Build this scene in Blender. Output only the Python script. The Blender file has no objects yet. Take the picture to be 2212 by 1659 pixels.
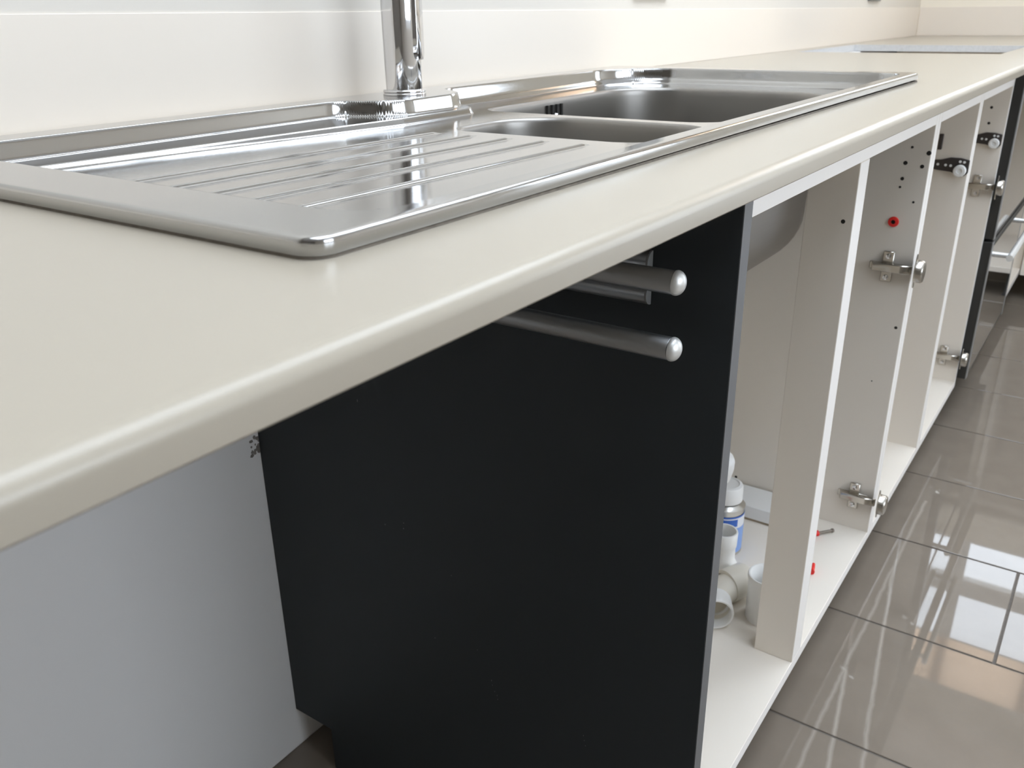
import bpy, bmesh, math, random
from mathutils import Vector, Matrix
from mathutils.geometry import delaunay_2d_cdt

random.seed(4)
SC = bpy.context.scene
COL = SC.collection
H = 0.829                       # height of the worktop surface above the floor
T = 0.0185                      # worktop thickness
XE = 4.15                       # end wall
YW = 0.64                       # wall above the worktop
YL = 0.569                      # thicker wall below the worktop

# ------------------------------------------------------------------ camera
cam = bpy.data.cameras.new('camera')
cam.sensor_fit = 'HORIZONTAL'; cam.sensor_width = 36.0
cam.lens = 1893.21 / 2212 * 36.0
cam.clip_start = 0.01
cam.dof.use_dof = True
cam.dof.focus_distance = 0.72
cam.dof.aperture_fstop = 16
camo = bpy.data.objects.new('camera', cam); COL.objects.link(camo)
Rm = Matrix(((0.56912211, 0.32611671, -0.75481648),
             (-0.82215344, 0.21140812, -0.52855494),
             (-0.01279627, 0.92138727, 0.38843501)))
camo.matrix_world = Matrix.Translation((0, -0.20729, 0.10154 + H)) @ Rm.to_4x4()
SC.camera = camo

# ------------------------------------------------------------------ sky, daylight, exposure
w = bpy.data.worlds.new('sky'); SC.world = w; w.use_nodes = True
bg = w.node_tree.nodes['Background']
bg.inputs[0].default_value = (0.865, 0.92, 1.03, 1); bg.inputs[1].default_value = 7.8

def portal(name, loc, rot, sx, sy):
    l = bpy.data.lights.new(name, 'AREA'); l.shape = 'RECTANGLE'; l.size = sx; l.size_y = sy
    l.cycles.is_portal = True
    o = bpy.data.objects.new(name, l); COL.objects.link(o); o.location = loc; o.rotation_euler = rot
    return o
portal('window_daylight', (XE + 0.09, -0.31, 1.85), (0, math.pi / 2, 0), 0.88, 1.08)
portal('rooflight_daylight', (1.4, -0.35, 2.60), (0, 0, 0), 3.2, 1.3)
portal('side_daylight', (0.7, -2.83, 1.465), (-math.pi / 2, 0, 0), 2.0, 1.27)
portal('door_daylight', (XE + 0.16, -2.075, 1.07), (0, math.pi / 2, 0), 2.1, 0.95)

vs = SC.view_settings
vs.view_transform = 'Standard'; vs.look = 'None'; vs.gamma = 1.0; vs.use_curve_mapping = False
vs.exposure = 0.0
SC.cycles.max_bounces = 10; SC.cycles.diffuse_bounces = 6; SC.cycles.glossy_bounces = 6
SC.cycles.caustics_reflective = False; SC.cycles.caustics_refractive = False
SC.cycles.sample_clamp_indirect = 6.0

# ------------------------------------------------------------------ materials
def mat(name, col, rough=0.5, metal=0.0, spec=0.5, coat=0.0, coat_rough=0.05, aniso=0.0,
        noise=0.0, nscale=20.0, bump=0.0, bscale=60.0, stretch=None, trans=0.0, rough_var=0.0):
    m = bpy.data.materials.new(name); m.use_nodes = True
    nt = m.node_tree; b = nt.nodes['Principled BSDF']
    b.inputs['Base Color'].default_value = (*col, 1); b.inputs['Roughness'].default_value = rough
    b.inputs['Metallic'].default_value = metal; b.inputs['Specular IOR Level'].default_value = spec
    b.inputs['Coat Weight'].default_value = coat; b.inputs['Coat Roughness'].default_value = coat_rough
    b.inputs['Anisotropic'].default_value = aniso
    b.inputs['Transmission Weight'].default_value = trans
    if noise or bump or rough_var:
        g = nt.nodes.new('ShaderNodeNewGeometry'); mp = nt.nodes.new('ShaderNodeMapping')
        nt.links.new(g.outputs['Position'], mp.inputs[0])
        if stretch: mp.inputs['Scale'].default_value = stretch
    if noise:
        n = nt.nodes.new('ShaderNodeTexNoise'); n.inputs['Scale'].default_value = nscale; n.inputs['Detail'].default_value = 4
        nt.links.new(mp.outputs[0], n.inputs[0])
        mx = nt.nodes.new('ShaderNodeMix'); mx.data_type = 'RGBA'
        mx.inputs[6].default_value = (*[c * (1 - noise) for c in col], 1)
        mx.inputs[7].default_value = (*[min(1, c * (1 + noise)) for c in col], 1)
        nt.links.new(n.outputs[0], mx.inputs[0]); nt.links.new(mx.outputs[2], b.inputs['Base Color'])
    if rough_var:
        n = nt.nodes.new('ShaderNodeTexNoise'); n.inputs['Scale'].default_value = nscale * 0.6; n.inputs['Detail'].default_value = 5
        nt.links.new(mp.outputs[0], n.inputs[0])
        r = nt.nodes.new('ShaderNodeMapRange'); r.inputs[3].default_value = max(0, rough - rough_var); r.inputs[4].default_value = rough + rough_var
        nt.links.new(n.outputs[0], r.inputs[0]); nt.links.new(r.outputs[0], b.inputs['Roughness'])
    if bump:
        n = nt.nodes.new('ShaderNodeTexNoise'); n.inputs['Scale'].default_value = bscale; n.inputs['Detail'].default_value = 3
        nt.links.new(mp.outputs[0], n.inputs[0])
        bp = nt.nodes.new('ShaderNodeBump'); bp.inputs['Strength'].default_value = bump; bp.inputs['Distance'].default_value = 0.002
        nt.links.new(n.outputs[0], bp.inputs['Height']); nt.links.new(bp.outputs[0], b.inputs['Normal'])
    return m

def tile_material():
    m = mat('taupe_polished_tile', (0.33, 0.295, 0.26), rough=0.02, spec=0.5)
    nt = m.node_tree; b = nt.nodes['Principled BSDF']; L = nt.links.new
    def N(t): return nt.nodes.new(t)
    def M(op, a, c=None, clamp=False):
        n = N('ShaderNodeMath'); n.operation = op; n.use_clamp = clamp
        for i, v in enumerate((a, c)):
            if v is None: continue
            if isinstance(v, (int, float)): n.inputs[i].default_value = v
            else: L(v, n.inputs[i])
        return n.outputs[0]
    g = N('ShaderNodeNewGeometry'); pos = g.outputs['Position']
    nz = N('ShaderNodeTexNoise'); nz.inputs['Scale'].default_value = 14; nz.inputs['Detail'].default_value = 5
    L(pos, nz.inputs[0])
    jit = N('ShaderNodeTexNoise'); jit.inputs['Scale'].default_value = 22; jit.inputs['Detail'].default_value = 3; L(pos, jit.inputs[0])
    sv = N('ShaderNodeVectorMath'); sv.operation = 'SUBTRACT'; L(jit.outputs['Color'], sv.inputs[0]); sv.inputs[1].default_value = (.5, .5, .5)
    sc = N('ShaderNodeVectorMath'); sc.operation = 'SCALE'; L(sv.outputs[0], sc.inputs[0]); sc.inputs['Scale'].default_value = 0.008
    av = N('ShaderNodeVectorMath'); av.operation = 'ADD'; L(pos, av.inputs[0]); L(sc.outputs[0], av.inputs[1])
    sx = N('ShaderNodeSeparateXYZ'); L(av.outputs[0], sx.inputs[0]); X, Y = sx.outputs[0], sx.outputs[1]
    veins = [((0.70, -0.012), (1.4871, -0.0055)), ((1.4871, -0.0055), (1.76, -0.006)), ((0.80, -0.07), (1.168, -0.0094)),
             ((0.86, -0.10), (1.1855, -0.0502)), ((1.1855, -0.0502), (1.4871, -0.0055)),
             ((0.4, -0.4), (1.5, -0.55)), ((1.6, -0.8), (2.9, -0.5)),
             ((2.0, -1.5), (3.2, -1.2)), ((-0.6, -1.0), (0.7, -0.7)), ((0.3, -1.9), (1.4, -1.5))]
    acc = None
    for (ax, ay), (bx, by) in veins:
        dx, dy = bx - ax, by - ay; ln = math.hypot(dx, dy); ux, uy = dx / ln, dy / ln
        px = M('SUBTRACT', X, ax); py = M('SUBTRACT', Y, ay)
        t = M('ADD', M('MULTIPLY', px, ux), M('MULTIPLY', py, uy))
        tc = M('MINIMUM', M('MAXIMUM', t, 0.0), ln)
        ex = M('SUBTRACT', px, M('MULTIPLY', tc, ux)); ey = M('SUBTRACT', py, M('MULTIPLY', tc, uy))
        d = M('SQRT', M('ADD', M('MULTIPLY', ex, ex), M('MULTIPLY', ey, ey)))
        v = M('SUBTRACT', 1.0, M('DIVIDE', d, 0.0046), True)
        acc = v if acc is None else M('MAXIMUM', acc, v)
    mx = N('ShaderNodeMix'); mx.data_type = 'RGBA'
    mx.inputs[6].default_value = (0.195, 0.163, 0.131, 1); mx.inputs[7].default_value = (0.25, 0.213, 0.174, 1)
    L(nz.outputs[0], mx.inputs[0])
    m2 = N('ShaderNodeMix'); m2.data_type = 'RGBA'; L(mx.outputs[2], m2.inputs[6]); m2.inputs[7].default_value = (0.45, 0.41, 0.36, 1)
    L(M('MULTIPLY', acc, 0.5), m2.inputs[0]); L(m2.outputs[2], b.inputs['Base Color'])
    return m

def steel(name, rough, aniso, base=(0.47, 0.468, 0.463), st=(4, 120, 120), rv=0.03):
    return mat(name, base, rough=rough, metal=1.0, aniso=aniso, bump=0.02, bscale=30, stretch=st, rough_var=rv, nscale=8)

M = dict(
    wall=mat('white_wall_paint', (0.72, 0.67, 0.60), 0.55, bump=0.03, bscale=120),
    upstand=mat('white_gloss_upstand', (0.83, 0.755, 0.665), 0.28, spec=0.35),
    endwall=mat('cream_wall_paint', (0.90, 0.83, 0.71), 0.6),
    lowwall=mat('bluish_shade_plaster', (0.76, 0.745, 0.73), 0.6, bump=0.05, bscale=40),  # white wall toned cooler than above, imitating bluish daylight in shade
    taupe=mat('taupe_wall_paint', (0.24, 0.215, 0.185), 0.7),
    ceil=mat('ceiling_white', (0.8, 0.8, 0.8), 0.8),
    grout=mat('grey_brown_grout', (0.14, 0.122, 0.105), 0.9, noise=0.2, nscale=200),
    tile=tile_material(),
    worktop=mat('cream_white_laminate', (0.40, 0.357, 0.291), 0.28, spec=0.45, bump=0.01, bscale=300),
    wedge=mat('raw_cut_edge', (0.6, 0.6, 0.6), 0.7, noise=0.15, nscale=150),
    carcass=mat('white_melamine', (0.79, 0.735, 0.66), 0.42, bump=0.01, bscale=250),
    edging=mat('white_edge_banding', (0.96, 0.93, 0.90), 0.35),
    dark=mat('charcoal_laminate', (0.031, 0.036, 0.039), 0.5, spec=0.25, bump=0.03, bscale=700),
    darkedge=mat('window_lit_edge', (0.13, 0.13, 0.135), 0.45),  # charcoal panel edge coloured paler to imitate window light falling on it
    scuff=mat('pale_scuff', (0.16, 0.16, 0.16), 0.8),
    deck=steel('polished_steel', 0.075, 0.0, rv=0.015),
    bowl=steel('brushed_steel', 0.38, 0.0, base=(0.31, 0.295, 0.275)),
    chrome=mat('chrome', (0.72, 0.72, 0.73), 0.035, metal=1.0),
    alu=mat('satin_aluminium', (0.42, 0.43, 0.44), 0.38, metal=1.0, bump=0.02, bscale=40, stretch=(60, 2, 60)),
    greyp=mat('grey_plastic', (0.22, 0.22, 0.215), 0.5),
    cap=mat('silver_cap', (0.82, 0.82, 0.80), 0.4, metal=0.6),
    nickel=mat('nickel_hinge', (0.55, 0.52, 0.47), 0.24, metal=1.0),
    brown=mat('dark_brown_runner', (0.035, 0.027, 0.024), 0.5),
    white=mat('white_plastic', (0.82, 0.82, 0.81), 0.35),
    cream=mat('ivory_plastic', (0.74, 0.70, 0.62), 0.35),
    red=mat('red_plastic', (0.75, 0.02, 0.015), 0.4),
    screw=mat('dull_screw', (0.23, 0.20, 0.17), 0.5, metal=0.7),
    hole=mat('hole_dark', (0.02, 0.018, 0.015), 0.9),
    grime=mat('grime_sealant', (0.14, 0.12, 0.095), 0.8, noise=0.5, nscale=160),
    label=mat('blue_can_label', (0.22, 0.36, 0.72), 0.4),
    labelw=mat('white_can_label', (0.75, 0.77, 0.82), 0.4),
    labeld=mat('deep_blue_mark', (0.03, 0.12, 0.48), 0.4),
    tin=mat('tin_plate', (0.62, 0.61, 0.58), 0.25, metal=1.0),
    ovenb=mat('black_oven_side', (0.018, 0.017, 0.015), 0.45),
    glass=mat('black_oven_glass', (0.05, 0.048, 0.045), 0.06, spec=0.9, coat=1.0, coat_rough=0.03),
    frame=mat('grey_oven_trim', (0.30, 0.30, 0.30), 0.35, metal=0.5),
    box=mat('white_card', (0.80, 0.80, 0.79), 0.6),
    sock=mat('grey_metal_plate', (0.25, 0.25, 0.25), 0.35, metal=0.7),
    upvc=mat('white_window_frame', (0.8, 0.8, 0.8), 0.3),
    plaster=mat('bare_plaster', (0.20, 0.18, 0.16), 0.9, noise=0.5, nscale=200, bump=0.5, bscale=300),
    blackp=mat('black_plastic', (0.02, 0.02, 0.02), 0.5),
    paving=mat('outdoor_paving', (0.42, 0.40, 0.37), 0.8, noise=0.15, nscale=6),
    peach=mat('peach_blind_cloth', (0.80, 0.62, 0.50), 0.8),
)
def translucent(m, col):
    nt = m.node_tree; out = nt.nodes['Material Output']
    a = nt.nodes.new('ShaderNodeBsdfTranslucent'); a.inputs[0].default_value = (*col, 1)
    b = nt.nodes.new('ShaderNodeBsdfDiffuse'); b.inputs[0].default_value = (*col, 1)
    x = nt.nodes.new('ShaderNodeMixShader'); x.inputs[0].default_value = 0.08
    nt.links.new(a.outputs[0], x.inputs[1]); nt.links.new(b.outputs[0], x.inputs[2]); nt.links.new(x.outputs[0], out.inputs[0])
translucent(M['peach'], (0.95, 0.78, 0.63))
def pane_glass():
    m = bpy.data.materials.new('window_glass'); m.use_nodes = True; nt = m.node_tree
    out = nt.nodes['Material Output']; nt.nodes.remove(nt.nodes['Principled BSDF'])
    t = nt.nodes.new('ShaderNodeBsdfTransparent'); t.inputs[0].default_value = (.95, .97, .97, 1)
    g = nt.nodes.new('ShaderNodeBsdfGlossy'); g.inputs['Roughness'].default_value = 0.02
    x = nt.nodes.new('ShaderNodeMixShader'); x.inputs[0].default_value = 0.06
    nt.links.new(t.outputs[0], x.inputs[1]); nt.links.new(g.outputs[0], x.inputs[2]); nt.links.new(x.outputs[0], out.inputs[0])
    return m
M['pane'] = pane_glass()

# ------------------------------------------------------------------ builders
# every z handed to the shape helpers is measured from the worktop surface
def tag(o, label=None, cat=None, group=None, kind=None):
    for k, v in (('label', label), ('category', cat), ('group', group), ('kind', kind)):
        if v: o[k] = v
    return o

def empty(name, loc, label=None, cat=None, group=None, kind=None):
    o = bpy.data.objects.new(name, None); COL.objects.link(o)
    o.location = (loc[0], loc[1], loc[2] + H); o.empty_display_size = 0.05
    return tag(o, label, cat, group, kind)

def root_loc(p):
    v = Vector((0, 0, 0))
    while p is not None:
        v += Vector(p.location); p = p.parent
    return v

def link(name, bm, mats, parent=None, smooth=False, angle=None, origin='base'):
    if not isinstance(mats, (list, tuple)): mats = [mats]
    bmesh.ops.translate(bm, verts=bm.verts, vec=(0, 0, H))
    bm.normal_update()
    xs = [v.co for v in bm.verts]
    lo = Vector((min(c[i] for c in xs) for i in range(3))); hi = Vector((max(c[i] for c in xs) for i in range(3)))
    c = (lo + hi) / 2
    if origin == 'base': c.z = lo.z
    bmesh.ops.translate(bm, verts=bm.verts, vec=-c)
    me = bpy.data.meshes.new(name); bm.to_mesh(me); bm.free()
    for m in mats: me.materials.append(m)
    if smooth or angle:
        me.shade_smooth()
        if angle: me.set_sharp_from_angle(angle=math.radians(angle))
    o = bpy.data.objects.new(name, me); COL.objects.link(o)
    if parent is not None:
        o.parent = parent; o.location = c - root_loc(parent)
    else: o.location = c
    return o

def B(): return bmesh.new()

def box(bm, x0, x1, y0, y1, z0, z1, mi=0):
    v = [bm.verts.new(p) for p in ((x0, y0, z0), (x1, y0, z0), (x1, y1, z0), (x0, y1, z0), (x0, y0, z1), (x1, y0, z1), (x1, y1, z1), (x0, y1, z1))]
    fs = []
    for f in ((0, 3, 2, 1), (4, 5, 6, 7), (0, 1, 5, 4), (1, 2, 6, 5), (2, 3, 7, 6), (3, 0, 4, 7)):
        q = bm.faces.new([v[i] for i in f]); q.material_index = mi; fs.append(q)
    return fs

def bevel(bm, w, seg=2):
    bmesh.ops.bevel(bm, geom=bm.edges[:], offset=w, segments=seg, affect='EDGES', profile=0.5, clamp_overlap=True)

def bbox(name, dims, m, parent=None, bev=0.0008, seg=1):
    bm = B(); box(bm, *dims)
    if bev: bevel(bm, bev, seg)
    return link(name, bm, m, parent)

AX = {'x': Matrix(((0, 0, 1), (1, 0, 0), (0, 1, 0))), 'y': Matrix(((1, 0, 0), (0, 0, 1), (0, -1, 0))), 'z': Matrix.Identity(3)}
def lathe(bm, prof, origin, axis='z', n=32, mi=0, closed=False, rotm=None):
    """prof = [(radius, height)...] turned about an axis"""
    R = rotm if rotm is not None else AX[axis]
    o = Vector(origin); rings = []
    for r, h in prof:
        if r < 1e-6: rings.append([bm.verts.new(o + R @ Vector((0, 0, h)))])
        else: rings.append([bm.verts.new(o + R @ Vector((r * math.cos(2 * math.pi * i / n), r * math.sin(2 * math.pi * i / n), h))) for i in range(n)])
    for a, b in zip(rings, rings[1:]):
        for i in range(n):
            j = (i + 1) % n
            if len(a) == 1 and len(b) == 1: continue
            if len(a) == 1: f = bm.faces.new((a[0], b[j], b[i]))
            elif len(b) == 1: f = bm.faces.new((a[i], a[j], b[0]))
            else: f = bm.faces.new((a[i], a[j], b[j], b[i]))
            f.material_index = mi
    bmesh.ops.recalc_face_normals(bm, faces=bm.faces[:])

def tube(bm, pts, r, n=20, caps=True, mi=0, radii=None):
    pts = [Vector(p) for p in pts]; rings = []
    up = Vector((0, 0, 1))
    prev = None
    for i, p in enumerate(pts):
        t = ((pts[i + 1] - p) if i == 0 else (p - pts[i - 1]) if i == len(pts) - 1 else (pts[i + 1] - pts[i - 1])).normalized()
        if prev is None:
            a = t.cross(up) if abs(t.z) < 0.95 else t.cross(Vector((1, 0, 0)))
        else:
            a = prev - t * prev.dot(t)
        a.normalize(); prev = a; b = t.cross(a); rr = radii[i] if radii else r
        rings.append([bm.verts.new(p + (a * math.cos(2 * math.pi * k / n) + b * math.sin(2 * math.pi * k / n)) * rr) for k in range(n)])
    for a, b in zip(rings, rings[1:]):
        for k in range(n):
            f = bm.faces.new((a[k], a[(k + 1) % n], b[(k + 1) % n], b[k])); f.material_index = mi
    if caps:
        bm.faces.new(rings[0][::-1]); bm.faces.new(rings[-1])
    bmesh.ops.recalc_face_normals(bm, faces=bm.faces[:])

def prism(bm, outline, axis, a, b, mi=0):
    """outline of 2D points extruded along an axis from a to b; axis x -> (y,z), y -> (x,z), z -> (x,y)"""
    def P(u, v, t): return {'x': (t, u, v), 'y': (u, t, v), 'z': (u, v, t)}[axis]
    lo = [bm.verts.new(P(u, v, a)) for u, v in outline]; hi = [bm.verts.new(P(u, v, b)) for u, v in outline]
    n = len(lo)
    fs = [bm.faces.new(lo), bm.faces.new(hi)] + [bm.faces.new((lo[i], lo[(i + 1) % n], hi[(i + 1) % n], hi[i])) for i in range(n)]
    for f in fs: f.material_index = mi
    bmesh.ops.recalc_face_normals(bm, faces=bm.faces[:])

def slab_holes(bm, xs, ys, holes, z0, z1, front=None):
    """flat slab on the grid xs by ys without the cells inside holes; front = radius of a rounded front top edge"""
    def solid(i, j):
        cx, cy = (xs[i] + xs[i + 1]) / 2, (ys[j] + ys[j + 1]) / 2
        return not any(a < cx < b and c < cy < d for a, b, c, d in holes)
    nx, ny = len(xs) - 1, len(ys) - 1
    V = {}
    def v(x, y, z):
        k = (round(x, 6), round(y, 6), round(z, 6))
        if k not in V: V[k] = bm.verts.new(k)
        return V[k]
    for i in range(nx):
        for j in range(ny):
            if not solid(i, j): continue
            a, b, c, d = xs[i], xs[i + 1], ys[j], ys[j + 1]
            bm.faces.new((v(a, c, z1), v(b, c, z1), v(b, d, z1), v(a, d, z1)))
            bm.faces.new((v(a, d, z0), v(b, d, z0), v(b, c, z0), v(a, c, z0)))
            for di, dj, p, q in ((-1, 0, (a, d), (a, c)), (1, 0, (b, c), (b, d)), (0, -1, (a, c), (b, c)), (0, 1, (b, d), (a, d))):
                ii, jj = i + di, j + dj
                out = not (0 <= ii < nx and 0 <= jj < ny)
                if out and dj == -1 and front: continue
                if out or not solid(ii, jj):
                    f = bm.faces.new((v(*p, z0), v(*q, z0), v(*q, z1), v(*p, z1)))
                    if not out: f.material_index = 1
    if front:
        y = ys[0]; prof = [(y, z1)] + [(y - front * math.sin(t), z1 - front + front * math.cos(t)) for t in [math.pi / 2 * k / 8 for k in range(1, 9)]] + \
            [(y - front, z0 + 0.0012), (y - front + 0.0012, z0), (y, z0)]
        for i in range(nx):
            for (ya, za), (yb, zb) in zip(prof, prof[1:]):
                bm.faces.new((v(xs[i], yb, zb), v(xs[i + 1], yb, zb), v(xs[i + 1], ya, za), v(xs[i], ya, za)))
        for x in (xs[0], xs[-1]):
            bm.faces.new([v(x, a, b) for a, b in prof])
    bmesh.ops.recalc_face_normals(bm, faces=bm.faces[:])

# ================================================================== THE SETTING
X0, Y0, ZC = -2.6, -2.7, 2.45 - H       # room: left end, far side, ceiling
Z0 = -H
floor = empty('floor', (0.8, -1.2, Z0), kind='structure')
bm = B(); box(bm, X0 - .1, XE + .2, Y0 - .1, YW + .1, Z0 - 0.06, Z0 - 0.0020); link('grout_bed', bm, M['grout'], floor)
bm = B(); box(bm, -0.1412, 0.1412, -0.2849, 0.2849, -0.012, 0)
bmesh.ops.bevel(bm, geom=[e for e in bm.edges if all(v.co.z > -0.001 for v in e.verts)], offset=0.0008, segments=1, affect='EDGES')
tme = bpy.data.meshes.new('tile'); bm.to_mesh(tme); bm.free(); tme.materials.append(M['tile'])
PX, PY = 0.2866, 0.574
n = 0
for i in range(-13, 14):
    xc = 1.0145 + PX * (i + 0.5)
    if xc < X0 or xc > XE: continue
    off = -0.195 + (0.0 if i % 2 == 1 else PY / 2)
    for j in range(-6, 4):
        yc = off + PY * (j + 0.5)
        if yc < Y0 - .2 or yc > YW + .2: continue
        t = bpy.data.objects.new('tile', tme); COL.objects.link(t); t.parent = floor
        t.location = (xc - 0.8, yc + 1.2, random.uniform(-0.0002, 0.0002)); n += 1

bm = B()
box(bm, X0 - .1, XE + .15, YW, YW + 0.15, Z0, ZC)
wb = link('wall_back', bm, M['wall']); tag(wb, kind='structure')
bm = B(); box(bm, X0, XE, YL, YW, Z0, -T - 0.001); bevel(bm, 0.006, 3)
wl = link('wall_back_lower', bm, M['lowwall'], wb); wl['label'] = 'thicker white plastered wall below the worktop'
bm = B()
for k in range(26):
    cx, cz = 0.5868 - random.random() ** 2 * 0.014, -0.348 - random.random() * 0.026
    r = random.uniform(0.0015, 0.0040)
    s = bmesh.ops.create_icosphere(bm, subdivisions=1, radius=r)['verts']
    for v in s:
        v.co = Vector((v.co.x * 1.0, v.co.y * 0.25, v.co.z)) * random.uniform(0.4, 1.3) + Vector((cx, YL, cz))
link('broken_plaster', bm, M['plaster'], wb)

wy0, wy1, wz0, wz1 = -0.85, 0.235, 1.41 - H, 2.30 - H       # window in the end wall
bm = B()
dy0, dy1, dz1 = -2.55, -1.60, 2.1 - H                         # glazed door in the end wall
for d in ((wy1, YW, Z0, ZC), (Y0, dy0, Z0, ZC), (dy0, dy1, dz1, ZC), (dy1, wy0, Z0, ZC), (wy0, wy1, Z0, wz0), (wy0, wy1, wz1, ZC)):
    box(bm, XE, XE + 0.15, d[0], d[1], d[2], d[3])
tag(link('wall_right', bm, M['endwall']), kind='structure')
tag(bbox('wall_left', (X0 - .1, X0, Y0, YW, Z0, ZC), M['taupe'], bev=0), kind='structure')
sx0, sx1, sz0, sz1 = -0.3, 1.7, 0.83 - H, 2.10 - H         # window opposite the worktop
bm = B()
for d in ((X0 - .1, sx0, Z0, ZC), (sx1, XE + .15, Z0, ZC), (sx0, sx1, Z0, sz0), (sx0, sx1, sz1, ZC)):
    box(bm, d[0], d[1], Y0 - .12, Y0, d[2], d[3])
tag(link('wall_front', bm, M['wall']), kind='structure')
RX0, RX1, RY0, RY1 = -0.2, 3.0, -1.0, 0.3               # rooflight over the middle of the room
bm = B()
for d in ((X0 - .1, RX0, Y0 - .12, YW + .15), (RX1, XE + .15, Y0 - .12, YW + .15), (RX0, RX1, Y0 - .12, RY0), (RX0, RX1, RY1, YW + .15)):
    box(bm, d[0], d[1], d[2], d[3], ZC, ZC + .14)
tag(link('ceiling', bm, M['ceil']), kind='structure')
tag(bbox('trim_1', (X0, XE, YW - 0.0016, YW, 0.0002, 0.1075), M['upstand'], bev=0.0004, seg=2), kind='structure', label='low white upstand along the back wall')
tag(bbox('trim_2', (XE - 0.003, XE, -0.62, YW - 0.0035, 0.0002, 0.1075), M['upstand'], bev=0.0008, seg=2), kind='structure', label='low white upstand along the end wall')

# end-wall window: frame, mullions, panes
win = empty('window_1', (XE + .05, (wy0 + wy1) / 2, wz0), kind='structure')
fx0, fx1 = XE + 0.02, XE + 0.075
bm = B()
for d in ((wy0, wy0 + .05, wz0, wz1), (wy1 - .03, wy1, wz0, wz1), (wy0, wy1, wz0, wz0 + .022), (wy0, wy1, wz1 - .02, wz1)):
    box(bm, fx0, fx1, *d)
link('window_frame', bm, M['upvc'], win)
posts = [(0.045, 0.10), (-0.36, -0.295)]
for a, b in posts: bbox('mullion', (fx0, fx1, a, b, wz0 + .022, wz1 - .02), M['upvc'], win)
edges = [wy1 - .03] + [e for a, b in posts for e in (b, a)] + [wy0 + .05]
for k in range(0, len(edges), 2):
    b, a = edges[k], edges[k + 1]
    bbox('transom', (fx0 + .005, fx1 - .005, a, b, 1.645 - H, 1.735 - H), M['upvc'], win)
    for z0, z1 in ((wz0 + .022, 1.645 - H), (1.735 - H, wz1 - .02)):
        bbox('pane', (fx0 + .025, fx0 + .029, a, b, z0, z1), M['pane'], win, bev=0)
bl = empty('roller_blind', (XE + .01, -0.31, wz1 - .02), 'peach roller blind part drawn over the end window', 'blind')
bm = B(); tube(bm, [(XE + .0, wy0 + .02, wz1 - .02), (XE + .0, wy1 - .02, wz1 - .02)], 0.012); link('roller', bm, M['upvc'], bl, angle=40)
bbox('cloth', (XE + .0055, XE + .0065, -0.83, 0.215, 1.985 - H, wz1 - .02), M['peach'], bl, bev=0)
bbox('hem_bar', (XE + .002, XE + .010, -0.83, 0.215, 1.978 - H, 1.985 - H), M['upvc'], bl)

# glazed door in the end wall
d1 = empty('door_1', (XE + .05, -2.15, Z0), kind='structure')
bm = B()
for d in ((dy0, dy0 + .09, Z0, dz1), (dy1 - .09, dy1, Z0, dz1), (dy0, dy1, Z0, Z0 + .12), (dy0, dy1, dz1 - .09, dz1)):
    box(bm, fx0, fx1, *d)
link('door_frame', bm, M['upvc'], d1)
bbox('meeting_stile', (fx0, fx1, -2.19, -2.11, Z0 + .12, dz1 - .09), M['upvc'], d1)
for a, b in ((dy0 + .09, -2.19), (-2.11, dy1 - .09)):
    bbox('pane', (fx0 + .025, fx0 + .029, a, b, Z0 + .12, dz1 - .09), M['pane'], d1, bev=0)
bm = B(); tube(bm, [(fx0 - .05, -2.15, 0.2), (fx0 - .05, -2.05, 0.2)], .009, n=14); link('door_handle', bm, M['chrome'], d1, angle=40)
# window opposite the worktop
w3 = empty('window_3', (0.7, Y0 - .06, sz0), kind='structure')
bm = B()
for d in ((sx0, sx0 + .06, sz0, sz1), (sx1 - .06, sx1, sz0, sz1), (sx0, sx1, sz0, sz0 + .05), (sx0, sx1, sz1 - .05, sz1)):
    box(bm, d[0], d[1], Y0 - .09, Y0 - .03, d[2], d[3])
link('window_frame', bm, M['upvc'], w3)
bbox('mullion', (0.67, 0.73, Y0 - .09, Y0 - .03, sz0 + .05, sz1 - .05), M['upvc'], w3)
for a, b in ((sx0 + .06, 0.67), (0.73, sx1 - .06)):
    bbox('pane', (a, b, Y0 - .062, Y0 - .058, sz0 + .05, sz1 - .05), M['pane'], w3, bev=0)
# rooflight
dr = empty('window_2', (1.4, -0.35, ZC + .1), kind='structure')
bm = B()
for d in ((RX0, RX0 + .05, RY0, RY1), (RX1 - .05, RX1, RY0, RY1), (RX0, RX1, RY0, RY0 + .05), (RX0, RX1, RY1 - .05, RY1)):
    box(bm, d[0], d[1], d[2], d[3], ZC + .09, ZC + .139)
link('rooflight_frame', bm, M['upvc'], dr)
bbox('glazing_bar', (1.37, 1.43, RY0 + .05, RY1 - .05, ZC + .09, ZC + .139), M['upvc'], dr)
for a, b in ((RX0 + .05, 1.37), (1.43, RX1 - .05)):
    bbox('pane', (a, b, RY0 + .05, RY1 - .05, ZC + .112, ZC + .116), M['pane'], dr, bev=0)

# ================================================================== WORKTOP
SX0, SX1, SY0, SY1 = 0.264, 1.500, 0.084, 0.605         # sink outline
HB = (2.49, 3.055, 0.105, 0.592)                        # hob cut-out
WR = 0.0085
bm = B()
slab_holes(bm, [-0.42, 0.302, 1.480, HB[0], HB[1], XE - .001], [WR, 0.094, 0.105, 0.578, 0.592, YW - .001],
           [(0.302, 1.480, 0.094, 0.578), HB], -T, 0.0, front=WR)
wt = link('worktop', bm, [M['worktop'], M['wedge']], angle=35)
tag(wt, 'long cream-white worktop running along the wall with sink and hob cut-out', 'worktop')
bm = B(); box(bm, 3.325, XE - .001, -0.60, -0.001, -T, 0); bevel(bm, 0.004, 2)
tag(link('worktop', bm, M['worktop']), 'cream-white return worktop below the end wall window', 'worktop')

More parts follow.
